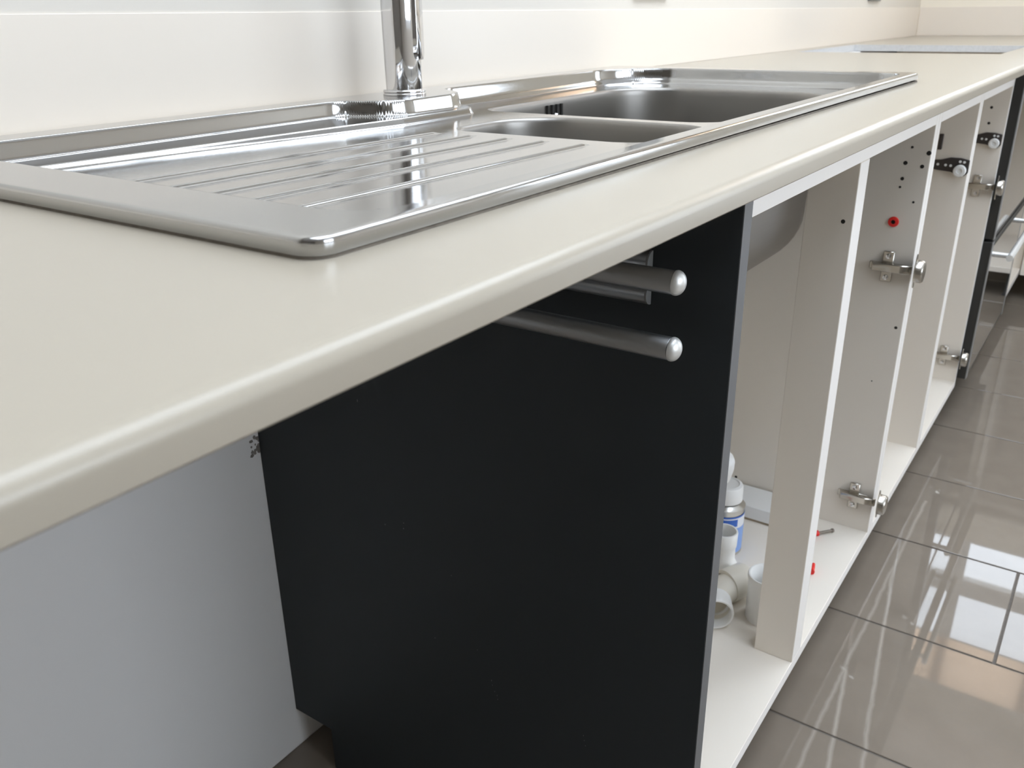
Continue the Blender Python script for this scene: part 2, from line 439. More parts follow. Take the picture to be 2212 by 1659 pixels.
# ================================================================== SINK
def S(a, b, t):
    if a == b: return float(t > a)
    u = min(1, max(0, (t - a) / (b - a))); return u * u * (3 - 2 * u)
def sd_rr(x, y, x0, x1, y0, y1, r):
    cx, cy = (x0 + x1) / 2, (y0 + y1) / 2
    qx, qy = abs(x - cx) - (x1 - x0) / 2 + r, abs(y - cy) - (y1 - y0) / 2 + r
    return math.hypot(max(qx, 0), max(qy, 0)) + min(max(qx, qy), 0) - r
def smax(a, b, k):
    h = min(1, max(0, 0.5 + 0.5 * (a - b) / k)); return b + (a - b) * h + k * h * (1 - h)
def sd_pan(x, y):
    # big radius at the far back corner, small elsewhere
    r = 0.115 if (x > 1.1 and y > 0.33) else 0.035
    return sd_rr(x, y, 0.314, 1.466, 0.100, 0.567, r)
def tilt(x): return 0.0030 * (x - SX0) / (SX1 - SX0)
RIDGES = [0.4000, 0.3530, 0.3080, 0.2650, 0.2200]
ZPAN = -0.0140
W1, W2 = 0.0042, 0.0042                                # widths of the two pressed steps
def step1(x, y):
    """distance into the recess, away from rim and tap ledge"""
    boss = sd_rr(x, y, 0.772, 0.940, 0.505, 0.80, 0.05)
    return -smax(sd_pan(x, y), -boss, 0.035)
def step2(x, y):
    """distance into the deeper pan in front of the back ledge"""
    yb = 0.520 - 0.033 * min(1, max(0, (x - 0.35) / 0.43)) + 0.10 * S(0.905, 0.985, x)
    return min(yb - y, -sd_pan(x, y) - 0.0036)
def deck_z(x, y):
    F, zl = 0.0105, -0.0065
    k = min(1, max(0, (x - 0.33) / 0.43))
    zt = -0.0098 - 0.0042 * k                          # drainer falls towards the bowls
    d1 = step1(x, y); a1 = S(0, W1, d1)
    z = F + (zl - F) * a1 + (zt - zl) * S(0, W2, step2(x, y)) * S(0.0, W1, d1)
    if x < 0.75 and 0.2 < y < 0.42:
        for ry in RIDGES:
            dy = abs(y - ry)
            if dy < 0.0046:
                z += 0.0023 * (0.5 + 0.5 * math.cos(math.pi * dy / 0.0046)) * S(0.330, 0.338, x) * (1 - S(0.728, 0.742, x))
    return z + tilt(x)

def rr_outline(x0, x1, y0, y1, r, seg=14, step=0.012):
    rs = r if isinstance(r, (list, tuple)) else (r,) * 4          # corners x1y0, x1y1, x0y1, x0y0
    pts = []
    for (sx, sy), a0, q in zip(((1, -1), (1, 1), (-1, 1), (-1, -1)), (-90, 0, 90, 180), rs):
        cx = x1 - q if sx > 0 else x0 + q; cy = y1 - q if sy > 0 else y0 + q
        for k in range(seg + 1):
            a = math.radians(a0 + 90 * k / seg); pts.append((cx + q * math.cos(a), cy + q * math.sin(a)))
    out = []
    for i, p in enumerate(pts):
        q = pts[(i + 1) % len(pts)]; d = math.hypot(q[0] - p[0], q[1] - p[1]); m = max(1, int(d / step))
        for k in range(m): out.append((p[0] + (q[0] - p[0]) * k / m, p[1] + (q[1] - p[1]) * k / m))
    return out
def sd_bowl(x, y, b):
    cx, cy = (b['x0'] + b['x1']) / 2, (b['y0'] + b['y1']) / 2
    q = b['r'][(0 if y < cy else 1) if x > cx else (3 if y < cy else 2)]
    return sd_rr(x, y, b['x0'], b['x1'], b['y0'], b['y1'], q)

BOWLS = [dict(x0=0.767, x1=0.930, y0=0.165, y1=0.4165, r=(0.05, 0.075, 0.035, 0.05), depth=0.125, draft=0.005, rb=0.045),
         dict(x0=0.949, x1=1.389, y0=0.165, y1=0.5070, r=(0.095, 0.100, 0.035, 0.06), depth=0.238, draft=0.006, rb=0.075)]
def spaced(ranges, fine, coarse, lo, hi):
    out, t = [], lo
    while t < hi - 1e-6:
        out.append(t)
        st = coarse
        for a, b, f in ranges:
            if a - 1e-9 <= t < b: st = min(st, f)
            elif t < a < t + st: st = a - t if a - t > 1e-4 else st
        t += max(st, 0.0006)
    return out

sink = empty('kitchen_sink', (0.88, 0.345, 0.0), 'stainless steel inset sink with two bowls and ribbed drainer', 'sink')
xs = spaced([(0.318, 0.345, .003), (0.724, 0.746, .003), (0.64, 0.80, .005), (0.85, 1.0, .005)], 0, 0.009, SX0 + .0065, SX1 - .0065)
ys = spaced([(0.094, 0.112, .0013)] + [(r - .0052, r + .0052, .0009) for r in RIDGES], 0, 0.006, SY0 + .0065, SY1 - .0065)
def contours(fn, wd):
    """points along the iso-lines of a pressed step so its steep face is meshed cleanly"""
    levels = [-0.0005, 0.0001, wd * .12, wd * .3, wd * .5, wd * .7, wd * .88, wd - 0.0001, wd + 0.0005]
    out = []
    def scan(fixed, lo, hi, n, alongx):
        g = [lo + (hi - lo) * i / n for i in range(n + 1)]
        f = [(fn(t, fixed) if alongx else fn(fixed, t)) for t in g]
        for i in range(n):
            for L in levels:
                if (f[i] - L) * (f[i + 1] - L) < 0:
                    a, b, fa = g[i], g[i + 1], f[i] - L
                    for _ in range(18):
                        m = (a + b) / 2; fm = (fn(m, fixed) if alongx else fn(fixed, m)) - L
                        if fm * fa > 0: a, fa = m, fm
                        else: b = m
                    x, y = (a, fixed) if alongx else (fixed, a)
                    e = 2e-4; gx = abs(fn(x + e, y) - fn(x - e, y)); gy = abs(fn(x, y + e) - fn(x, y - e))
                    if (gx >= gy) == alongx: out.append((x, y))
    x = 0.30
    while x < 1.49:
        scan(x, 0.44, 0.60, 60, False); x += 0.0024
    y = 0.112
    while y < 0.59:
        scan(y, 0.30, 1.49, 420, True); y += 0.0024
    return out
iso = contours(step1, W1) + [p for p in contours(step2, W2) if step1(*p) > W1 + 0.0002]
CR = 0.014
outer = rr_outline(SX0 + .003, SX1 - .003, SY0 + .003, SY1 - .003, CR - .003, seg=8, step=0.008)
loops = [outer] + [rr_outline(b['x0'], b['x1'], b['y0'], b['y1'], b['r'], seg=20, step=0.006) for b in BOWLS]
pts, edges_c = [], []
for lp in loops:
    o = len(pts); pts += [Vector(p) for p in lp]
    edges_c += [(o + i, o + (i + 1) % len(lp)) for i in range(len(lp))]
for x in xs:
    for y in ys:
        if sd_rr(x, y, SX0 + .003, SX1 - .003, SY0 + .003, SY1 - .003, CR - .003) > -0.002: continue
        if any(sd_bowl(x, y, b) < 0.002 for b in BOWLS): continue
        if -0.0009 < step1(x, y) < W1 + 0.0009 and y > 0.112: continue
        if -0.0009 < step2(x, y) < W2 + 0.0009 and step1(x, y) > W1 and y > 0.112: continue
        pts.append(Vector((x, y)))
pts += [Vector(p) for p in iso if not any(sd_bowl(p[0], p[1], b) < 0.0015 for b in BOWLS)]
ov, oe, of, *_ = delaunay_2d_cdt(pts, edges_c, [], 0, 1e-6)
def in_bowl(cx, cy): return any(sd_bowl(cx, cy, b) < -1e-5 for b in BOWLS)
def in_out(cx, cy): return sd_rr(cx, cy, SX0 + .003, SX1 - .003, SY0 + .003, SY1 - .003, CR - .003) < 1e-5
bm = B()
vv = [bm.verts.new((p.x, p.y, deck_z(p.x, p.y))) for p in ov]
for f in of:
    cx = sum(ov[i].x for i in f) / len(f); cy = sum(ov[i].y for i in f) / len(f)
    if in_bowl(cx, cy) or not in_out(cx, cy): continue
    g = bm.faces.new([vv[i] for i in f])
    g.normal_update()
    if g.normal.z < 0: g.normal_flip()
bmesh.ops.delete(bm, geom=[v for v in bm.verts if not v.link_faces], context='VERTS')
# rolled outer edge
def ring_at(inset, dz, base=True):
    out = []
    for x, y in rr_outline(SX0 + inset, SX1 - inset, SY0 + inset, SY1 - inset, CR - inset, seg=8, step=0.008)[:]:
        out.append((x, y, dz))
    return out
def edge_ring(d):
    """rim outline grown outwards by d from the inner one, same point count"""
    out = []
    for i, p in enumerate(outer):
        a, b = outer[i - 1], outer[(i + 1) % len(outer)]
        tx, ty = b[0] - a[0], b[1] - a[1]; l = math.hypot(tx, ty); out.append((p[0] + ty / l * d, p[1] - tx / l * d))
    return out
rings = []
for k in range(0, 7):
    a = math.pi / 2 * k / 6
    rings.append([(x, y, 0.0105 + tilt(x) - 0.003 * (1 - math.cos(a))) for x, y in edge_ring(0.003 * math.sin(a))])
rings.append([(x, y, 0.0018 + tilt(x)) for x, y in edge_ring(0.0034)])
rings.append([(x, y, 0.0012 + tilt(x)) for x, y in edge_ring(0.0026)])
rings.append([(x, y, 0.0020 + tilt(x)) for x, y in edge_ring(0.0005)])
rv = [[bm.verts.new(p) for p in r] for r in rings]
n = len(outer)
for a, b in zip(rv, rv[1:]):
    for i in range(n):
        bm.faces.new((a[i], b[i], b[(i + 1) % n], a[(i + 1) % n]))
bmesh.ops.remove_doubles(bm, verts=bm.verts, dist=2e-5)
dk = link('deck', bm, M['deck'], sink, smooth=True)
# exact normals of the pressed surface
me = dk.data; off = root_loc(sink) + Vector(dk.location)
nr = []
for v in me.vertices:
    x, y = v.co.x + off.x, v.co.y + off.y
    if in_out(x, y) and sd_rr(x, y, SX0 + .003, SX1 - .003, SY0 + .003, SY1 - .003, CR - .003) < -1e-4:
        e = 2e-4
        g = Vector((-(deck_z(x + e, y) - deck_z(x - e, y)) / (2 * e), -(deck_z(x, y + e) - deck_z(x, y - e)) / (2 * e), 1)).normalized()
        nr.append(g)
    else: nr.append(v.normal.copy())
me.normals_split_custom_set_from_vertices(nr)

for b in BOWLS:
    bm = B(); rings = []
    zt = ZPAN + tilt((b['x0'] + b['x1']) / 2)
    prof = [(0.0, 0.0), (0.0012, -0.0005), (0.0026, -0.0022), (0.0034, -0.0055), (0.0038, -0.012)]
    RB = b['rb']
    for k in range(1, 6): prof.append((0.0038 + b['draft'] * k / 5, -0.012 - (b['depth'] - RB - 0.012) * k / 5))
    for k in range(1, 11):
        a = math.pi / 2 * k / 10; prof.append((0.0038 + b['draft'] + RB * (1 - math.cos(a)), -b['depth'] + RB - RB * math.sin(a)))
    base = rr_outline(b['x0'], b['x1'], b['y0'], b['y1'], b['r'], seg=20, step=0.006)
    cx, cy = (b['x0'] + b['x1']) / 2, (b['y0'] + b['y1']) / 2
    hx, hy = (b['x1'] - b['x0']) / 2, (b['y1'] - b['y0']) / 2
    for ins, z in prof:
        sx, sy = (hx - ins) / hx, (hy - ins) / hy
        rings.append([bm.verts.new((cx + (x - cx) * sx, cy + (y - cy) * sy, zt + z + (deck_z(x, y) - zt) * max(0, 1 + z / 0.05))) for x, y in base])
    cxd = (0.040 / min(hx, hy))
    for s in (0.75, 0.55, 0.40):
        sx, sy = (hx - prof[-1][0]) / hx * s, (hy - prof[-1][0]) / hy * s
        rings.append([bm.verts.new((cx + (x - cx) * sx, cy + (y - cy) * sy, zt - b['depth'] - 0.003 * (1 - s))) for x, y in base])
    n = len(base)
    for r0, r1 in zip(rings, rings[1:]):
        for i in range(n): bm.faces.new((r0[i], r0[(i + 1) % n], r1[(i + 1) % n], r1[i]))
    bm.faces.new(rings[-1])
    bmesh.ops.recalc_face_normals(bm, faces=bm.faces[:])
    bo = link('bowl', bm, M['bowl'], sink, smooth=True)
    bo['label'] = 'small half bowl beside the drainer' if b is BOWLS[0] else 'large deep bowl at the far end'
    bm = B(); lathe(bm, [(0, -0.001), (0.030, -0.001), (0.034, 0.001), (0.036, 0.0025), (0.038, 0.0005), (0.038, -0.03), (0, -0.03)], (cx, cy, zt - b['depth'] - 0.0005), n=32)
    link('waste_outlet', bm, M['chrome'], bo, angle=40)
lb = [o for o in sink.children if o.get('label', '').startswith('large')][0]
for k in range(4):
    x = 1.110 + 0.0125 * k
    bbox('overflow_slot', (x, x + .0038, 0.5000, 0.5045, -0.046, -0.020), M['hole'], lb, bev=0)
bm = B(); lathe(bm, [(0, 0.004), (0.003, 0.0035), (0.005, 0.001), (0.005, 0)], (1.1335, 0.5010, -0.036), n=12, rotm=Matrix.Rotation(math.pi / 2, 3, 'X'))
link('overflow_screw', bm, M['chrome'], lb, angle=40)
# grimy bead below the rim
bm = B(); n = len(outer)
ro = [bm.verts.new((x, y, 0.0001)) for x, y in edge_ring(0.0033)]; r1 = [bm.verts.new((x, y, 0.0016 + 0.2 * tilt(x))) for x, y in edge_ring(0.0028)]
r2 = [bm.verts.new((x, y, 0.0001)) for x, y in edge_ring(-0.006)]
for i in range(n):
    j = (i + 1) % n
    bm.faces.new((ro[i], ro[j], r1[j], r1[i])); bm.faces.new((r1[i], r1[j], r2[j], r2[i]))
link('sealant_bead', bm, M['grime'], sink)

# ================================================================== TAP
TX, TY, TZ = 0.862, 0.5525, 0.0105 + tilt(0.862)
tap = empty('mixer_tap', (TX, TY, TZ), 'tall chrome column tap standing on the sink ledge', 'tap')
bm = B(); lathe(bm, [(0, 0), (0.0262, 0), (0.0268, 0.0012), (0.0262, 0.0026), (0.0252, 0.0030), (0.0262, 0.0034), (0.0266, 0.0048), (0.0258, 0.0062), (0.0225, 0.0068), (0, 0.0068)], (TX, TY, TZ), n=64)
link('base_ring', bm, M['chrome'], tap, angle=50)
bm = B(); lathe(bm, [(0, 0.0068), (0.0222, 0.0068), (0.0226, 0.03), (0.0232, 0.12), (0.0232, 0.165), (0.022, 0.168), (0, 0.168)], (TX, TY, TZ), n=64)
link('body', bm, M['chrome'], tap, angle=50)
# flattened facet where the lever block joins the column
bm = B()
prism(bm, [(-0.0125, 0.047), (-0.009, 0.040), (0.009, 0.040), (0.0125, 0.047), (0.0125, 0.160), (-0.0125, 0.160)], 'x', 0.0, 0.0245)
bmesh.ops.rotate(bm, cent=(0, 0, 0), matrix=Matrix.Rotation(math.radians(-70), 3, 'Z'), verts=bm.verts)
bmesh.ops.translate(bm, verts=bm.verts, vec=(TX, TY, TZ)); bevel(bm, 0.002, 2)
link('lever_block', bm, M['chrome'], tap, angle=40)
bm = B(); arc = [(0, 0, 0.166)] + [(0, 0, 0.22)]
arc += [(0, -0.085 + 0.085 * math.cos(a), 0.26 + 0.085 * math.sin(a)) for a in [math.pi * k / 16 for k in range(17)]] + [(0, -0.17, 0.235)]
tube(bm, [(TX + x, TY + y, TZ + z) for x, y, z in arc], 0.0115, n=28); link('spout', bm, M['chrome'], tap, angle=50)
bm = B(); tube(bm, [(TX + .02, TY, TZ + .15), (TX + .05, TY, TZ + .16), (TX + .11, TY, TZ + .19)], 0.006, n=16); link('lever', bm, M['chrome'], tap, angle=50)

# ================================================================== DARK END PANEL
PXA, PXB = 0.587, 0.603
pan = empty('end_panel', (0.595, 0.28, Z0), 'charcoal side panel closing the cabinet run beside the appliance gap', 'panel')
bm = B()
prism(bm, [(0.0065, Z0), (0.5023, Z0), (0.5023, -0.762), (YL - .0005, -0.762), (YL - .0005, -T), (0.0065, -T)], 'x', PXA, PXB)
link('board', bm, M['dark'], pan)
bbox('front_edge_band', (PXA + .0003, PXB, 0.0057, 0.0064, Z0, -T), M['darkedge'], pan, bev=0)
bm = B()
def fleck(y, z, ly, lz):
    a = [(y - ly, z), (y + ly * .3, z - lz), (y + ly, z + lz * .3), (y - ly * .2, z + lz)]
    f = bm.faces.new([bm.verts.new((PXA - 0.00015, p, q)) for p, q in a])
for y, z, ly, lz in ((.399, -.264, .0006, .0022), (.3735, -.4042, .0008, .001), (.3462, -.393, .0008, .0008), (.3468, -.400, .0008, .001), (.3114, -.5276, .0008, .0007),
                     (.2841, -.435, .0007, .0004), (.2355, -.5492, .0005, .0014), (.2345, -.555, .0004, .001), (.2315, -.562, .0005, .0009), (.2285, -.566, .0004, .0012), (.228, -.571, .0006, .0008),
                     (.1225, -.563, .0004, .0012), (.1215, -.569, .0004, .0010), (.120, -.575, .0005, .0008), (.253, -.517, .0003, .0012)):
    fleck(y, z, ly, lz)
tag(link('scuffs', bm, M['scuff'], pan), kind='stuff')

# ================================================================== TOWEL RAIL
rail = empty('towel_rail', (0.565, 0.25, -0.13), 'aluminium pull-out towel rail with two bars on the dark panel', 'towel rail')
bm = B()
def lobe(cz): return [(PXA - 0.0005 - 0.009 * math.sin(a), cz + 0.0085 * math.cos(a)) for a in [math.pi * k / 12 for k in range(13)]]
for cz in (-0.0705, -0.0955):
    prism(bm, lobe(cz), 'y', 0.0745, 0.46)
box(bm, PXA - .004, PXA - .0005, 0.0755, 0.46, -0.094, -0.072)
link('slide_channel', bm, M['alu'], rail, angle=40)
for cz in (-0.0705, -0.0955):
    bm = B(); prism(bm, lobe(cz), 'y', 0.0728, 0.0744); link('channel_end_cap', bm, M['greyp'], rail, angle=40)
bbox('carriage', (0.540, PXA - .009, 0.36, 0.395, -0.128, -0.062), M['alu'], rail, bev=0.002, seg=2)
for cz in (-0.0695, -0.1180):
    bm = B(); lathe(bm, [(0, 0.0), (0.0082, 0.0), (0.0085, 0.0004), (0.0085, 0.345), (0, 0.345)], (0.5405, 0.0335, cz), n=36, rotm=Matrix.Rotation(-math.pi / 2, 3, 'X'))
    ba = link('bar', bm, M['alu'], rail, angle=50)
    bm = B(); lathe(bm, [(0.0088, -0.0005), (0.0089, -0.0015)] + [(0.0088 * math.cos(a), -0.0015 - 0.0062 * math.sin(a)) for a in [math.pi / 2 * k / 10 for k in range(1, 10)]] + [(0, -0.0078)], (0.5405, 0.0335, cz), n=36, rotm=Matrix.Rotation(-math.pi / 2, 3, 'X'))
    link('domed_cap', bm, M['cap'], ba, smooth=True)

# ================================================================== CABINETS
YC, YB, ZB = 0.0313, 0.535, -T - 0.72
def board(name, dims, parent, label=None, front=True):
    """melamine board with an edge band on its front"""
    bm = B(); box(bm, *dims)
    for f in bm.faces:
        if front and f.normal.y < -0.5 if f.normal.length else False: pass
    bm.normal_update()
    for f in bm.faces:
        if f.normal.y < -0.5 and front: f.material_index = 1
    bmesh.ops.bevel(bm, geom=bm.edges[:], offset=0.0006, segments=1, affect='EDGES')
    o = link(name, bm, [M['carcass'], M['edging']], parent)
    if label: o['label'] = label
    return o

def legs(c, xs):
    for x in xs:
        for y in (0.085, 0.47):
            bm = B(); lathe(bm, [(0, 0), (0.021, 0), (0.021, 0.006), (0.014, 0.010), (0.014, ZB - Z0 - 0.008), (0.026, ZB - Z0 - 0.006), (0.026, ZB - Z0), (0, ZB - Z0)], (x, y, Z0), n=16)
            link('leg', bm, M['blackp'], c, angle=40)

def hinge(c, xf, zc, ycen=0.066):
    """sprung hinge on the face x = xf (face looks towards -x)"""
    bm = B()
    # mounting plate: cross with two screw wings
    box(bm, xf - .003, xf, ycen - .022, ycen + .026, zc - .006, zc + .006)
    box(bm, xf - .0035, xf, ycen - .008, ycen + .008, zc - .0235, zc + .0235); bevel(bm, .001, 1)
    h = link('hinge', bm, M['nickel'], c, angle=40)
    bm = B(); prism(bm, [(ycen + .024, -.0), (ycen + .020, -.012), (ycen - .020, -.014), (ycen - .036, -.010), (ycen - .036, -.004), (ycen - .018, -.003), (ycen + .02, -.003)], 'z', zc - .0065, zc + .0065)
    for v in bm.verts: v.co = Vector((xf + v.co.y, v.co.x, v.co.z))
    bmesh.ops.recalc_face_normals(bm, faces=bm.faces[:]); bevel(bm, .0012, 1)
    link('arm', bm, M['nickel'], h, angle=40)
    bm = B(); cy0 = ycen - .046
    lathe(bm, [(0, 0.0115), (0.0150, 0.0112), (0.0168, 0.009), (0.0172, 0.0), (0.0150, -0.0005), (0.0142, 0.008), (0, 0.0085)], (xf - .008, cy0 + .004, zc), n=28, rotm=Matrix.Rotation(-math.pi / 2, 3, 'X') @ Matrix.Rotation(math.pi, 3, 'X'))
    link('cup', bm, M['nickel'], h, angle=45)
    bm = B(); prism(bm, [(xf - .008 + 0.0085 * math.cos(a) * (1 if abs(math.sin(a)) < .5 else .75), zc + 0.026 * math.sin(a)) for a in [2 * math.pi * k / 20 for k in range(20)]], 'y', cy0 + .004, cy0 + .0055)
    link('cup_flange', bm, M['nickel'], h, angle=40)
    for s in (-1, 1):
        bm = B(); lathe(bm, [(0, 0), (0.0042, 0), (0.0040, 0.0016), (0.0015, 0.0022), (0.0012, 0.0012), (0, 0.0012)], (xf - .0033, ycen, zc + s * .0165), n=14, rotm=Matrix.Rotation(-math.pi / 2, 3, 'Y'))
        link('screw', bm, M['chrome'], h, angle=40)
    return h

def pin(c, xf, y, z, r=0.0024):
    bm = B(); lathe(bm, [(0, 0.0006), (r * .8, 0.0006), (r, 0.0)], (xf, y, z), n=12, rotm=Matrix.Rotation(-math.pi / 2, 3, 'Y'))
    return link('pin_hole', bm, M['hole'], c)

def runner(c, xf, yo, zo, side=-1):
    """roller drawer runner on the face x = xf"""
    o = [(0.0305, 0.010), (0.045, 0.013), (0.062, 0.013), (0.078, 0.008), (0.10, 0.006), (0.49, 0.006), (0.49, -0.006), (0.10, -0.007), (0.082, -0.010), (0.058, -0.012), (0.048, -0.017), (0.036, -0.018), (0.0305, -0.012)]
    bm = B(); prism(bm, [(y + yo, z + zo) for y, z in o], 'x', xf + side * 0.0045, xf); bevel(bm, .0008, 1)
    r = link('drawer_runner', bm, M['brown'], c)
    bm = B(); lathe(bm, [(0, 0.0), (0.0100, 0.0), (0.0106, 0.001), (0.0106, 0.006), (0.0095, 0.0075), (0.0050, 0.0080), (0.0042, 0.0060), (0, 0.0060)], (xf + side * .0045, 0.0435 + yo, -0.0085 + zo), n=28, rotm=Matrix.Rotation(side * math.pi / 2, 3, 'Y'))
    link('roller_wheel', bm, M['white'], r, angle=40)
    for y, z in ((0.0385, 0.0065), (0.0455, 0.0070), (0.060, -0.001), (0.0685, -0.0005), (0.0815, 0.0)):
        bm = B(); lathe(bm, [(0, 0.0005), (0.0022, 0.0005), (0.0024, 0.0)], (xf + side * .0046, y + yo, z + zo), n=10, rotm=Matrix.Rotation(side * math.pi / 2, 3, 'Y'))
        link('screw_hole', bm, M['white'], r)
    return r

def carcass(name, x0, x1, label, back=True, group=None):
    c = empty(name, ((x0 + x1) / 2, 0.28, Z0), label, 'cabinet', group)
    s = 0.018
    board('side_board', (x0, x0 + s, YC, YB, ZB, -T), c)
    board('side_board', (x1 - s, x1, YC, YB, ZB, -T), c)
    board('bottom_board', (x0 + s, x1 - s, YC, YB, ZB, ZB + s), c)
    board('front_rail', (x0 + s, x1 - s, YC, YC + .018, -T - .031, -T), c)
    if back: bbox('back_panel', (x0 + s, x1 - s, YB - .012, YB - .004, ZB + s, -T - .04), M['carcass'], c, bev=0)
    return c

XB = 1.392
sc_ = carcass('sink_cabinet', PXB + .0005, XB + .018, 'white open sink base cabinet with centre post and no doors')
legs(sc_, (0.66, 1.0, 1.36))
board('centre_post', (0.9986, 1.0350, YC, 0.0845, ZB + .018, -T - .031), sc_)
hinge(sc_, XB, -0.259); hinge(sc_, XB, -0.6575, 0.062)
for y, z, r in ((.0638, -.1046, .0030), (.0578, -.0819, .0018), (.0648, -.1273, .0026), (.0661, -.1395, .0018), (.0345, -.0887, .0034), (.0406, -.108, .0028), (.0445, -.1597, .0018), (.040, -.3533, .0024), (.0626, -.4478, .0011), (.2686, -.6851, .0024)):
    pin(sc_, XB, y, z, r)
pin(sc_, 0.9986, .042, -.1141, .0024)
bm = B(); lathe(bm, [(0.0032, 0.0), (0.0032, 0.003), (0.0072, 0.0026), (0.0078, 0.001), (0.0078, 0.0)], (XB, 0.0675, -0.1911), n=20, rotm=Matrix.Rotation(-math.pi / 2, 3, 'Y'))
pl = link('dowel_cap', bm, M['red'], sc_, angle=40); pl['label'] = 'red plastic cap pressed into the side board'
bm = B(); lathe(bm, [(0, 0.0008), (0.0033, 0.0008)], (XB, 0.0675, -0.1911), n=16, rotm=Matrix.Rotation(-math.pi / 2, 3, 'Y')); link('cap_hole', bm, M['hole'], pl)

XC0, XC1 = XB + .0182, 1.7696
c2 = carcass('base_cabinet', XC0, XC1 + .018, 'narrow white open base cabinet next to the sink cabinet', group='open base cabinets')
legs(c2, (XC0 + .07, XC1 - .05))
runner(c2, XC1, 0.0, -0.1578)
bbox('runner_bracket', (XC1 - .006, XC1, 0.0800, 0.0865, -0.132, -0.105), M['brown'], c2)
XD0, XD1 = XC1 + .0182, 2.182
c3 = carcass('base_cabinet', XD0, XD1 + .018, 'white open base cabinet standing against the black oven', group='open base cabinets')
legs(c3, (XD0 + .07, XD1 - .05))
runner(c3, XD1, 0.002, -0.158)
hinge(c3, XD1, -0.2585, 0.064); hinge(c3, XD1, -0.658, 0.066)
for y, z in ((.064, -.0938), (.0636, -.1261)): pin(c3, XD1, y, z, .003)

# ------------------------------------------------------------------ oven
OX0, OX1 = 2.2015, 2.7985
ov_ = empty('built_in_oven', ((OX0 + OX1) / 2, 0.26, Z0), 'black built-under double oven with glass doors and bar handles', 'oven')
bbox('body', (OX0 + .01, OX1 - .01, 0.0345, 0.53, -0.715, -T - .012), M['ovenb'], ov_)
for z0, z1, lab in ((-0.378, -T - .006, 'upper'), (-0.716, -0.384, 'lower')):
    d = bbox('oven_door', (OX0, OX1, 0.013, 0.034, z0, z1), M['ovenb'], ov_, bev=.0012, seg=1); d['label'] = lab + ' oven door'
    bbox('door_glass', (OX0 + .02, OX1 - .02, 0.0112, 0.0131, z0 + .012, z1 - .012), M['glass'], d, bev=.0005)
    for a in ((OX0, OX0 + .02, z0, z1), (OX1 - .02, OX1, z0, z1)):
        bbox('door_trim', (a[0], a[1], 0.0108, 0.0131, a[2], a[3]), M['frame'], d, bev=.0005)
    hz = z1 - .045
    bm = B(); tube(bm, [(OX0 + .06, -0.022, hz), (OX1 - .06, -0.022, hz)], 0.0075, n=20); hd = link('handle', bm, M['cap'], d, angle=40)
    for x in (OX0 + .085, OX1 - .085):
        bm = B(); tube(bm, [(x, -0.02, hz), (x, 0.0115, hz)], 0.006, n=14); link('handle_post', bm, M['cap'], hd, angle=40)
for x in (OX0 + .05, OX1 - .05):
    for y in (.08, .46): bbox('support_foot', (x - .02, x + .02, y - .02, y + .02, Z0, -0.715), M['blackp'], ov_)

# corner and return cabinets beyond the oven
cc = carcass('corner_cabinet', 2.800, 3.40, 'white corner base cabinet beyond the oven'); legs(cc, (2.88, 3.32))
def return_cabinet(y1, y0, label):
    c = empty('return_cabinet', (3.62, (y0 + y1) / 2, Z0), label, 'cabinet')
    s = .018; xf, xb = 3.36, 3.92
    bbox('side_board', (xf, xb, y0, y0 + s, ZB, -T), M['carcass'], c); bbox('side_board', (xf, xb, y1 - s, y1, ZB, -T), M['carcass'], c)
    bbox('bottom_board', (xf, xb, y0 + s, y1 - s, ZB, ZB + s), M['carcass'], c); bbox('front_rail', (xf, xf + s, y0 + s, y1 - s, -T - .03, -T), M['carcass'], c)
    bbox('back_panel', (xb - .01, xb, y0 + s, y1 - s, ZB + s, -T - .04), M['carcass'], c)
    for x in (3.42, 3.86):
        for y in (y0 + .06, y1 - .06):
            bm = B(); lathe(bm, [(0, 0), (0.021, 0), (0.014, 0.010), (0.014, ZB - Z0 - 0.008), (0.026, ZB - Z0 - 0.004), (0.026, ZB - Z0), (0, ZB - Z0)], (x, y, Z0), n=16)
            link('leg', bm, M['blackp'], c, angle=40)
return_cabinet(0.028, -0.572, 'white open cabinet standing below the end window')

# ================================================================== THINGS INSIDE THE SINK CABINET
ZF = ZB + .018
# bottle trap and pipe under the large bowl
LBX, LBY = 1.177, 0.336
LZ = ZPAN - .238 - .0335
trap = empty('waste_trap', (1.09, 0.206, -0.544), 'white plastic waste trap hanging below the large bowl', 'pipe')
bm = B(); lathe(bm, [(0, 0), (0.012, 0.001), (0.022, 0.006), (0.031, 0.018), (0.035, 0.034), (0.0355, 0.046), (0.033, 0.052), (0.026, 0.056), (0.020, 0.058), (0, 0.058)], (1.09, 0.2065, -0.544), n=36)
link('trap_body', bm, M['white'], trap, angle=50)
bm = B(); tube(bm, [(LBX, LBY, LZ + .001), (LBX, LBY, -0.315), (1.170, 0.325, -0.345), (1.135, 0.272, -0.368), (1.10, 0.224, -0.390), (1.09, 0.208, -0.42), (1.09, 0.206, -0.50)], 0.019, n=24)
link('inlet_pipe', bm, M['white'], trap, angle=50)
bm = B(); tube(bm, [(1.09, 0.232, -0.506), (1.09, 0.40, -0.510), (1.09, 0.521, -0.515)], 0.011, n=24)
link('outlet_pipe', bm, M['white'], trap, angle=50)

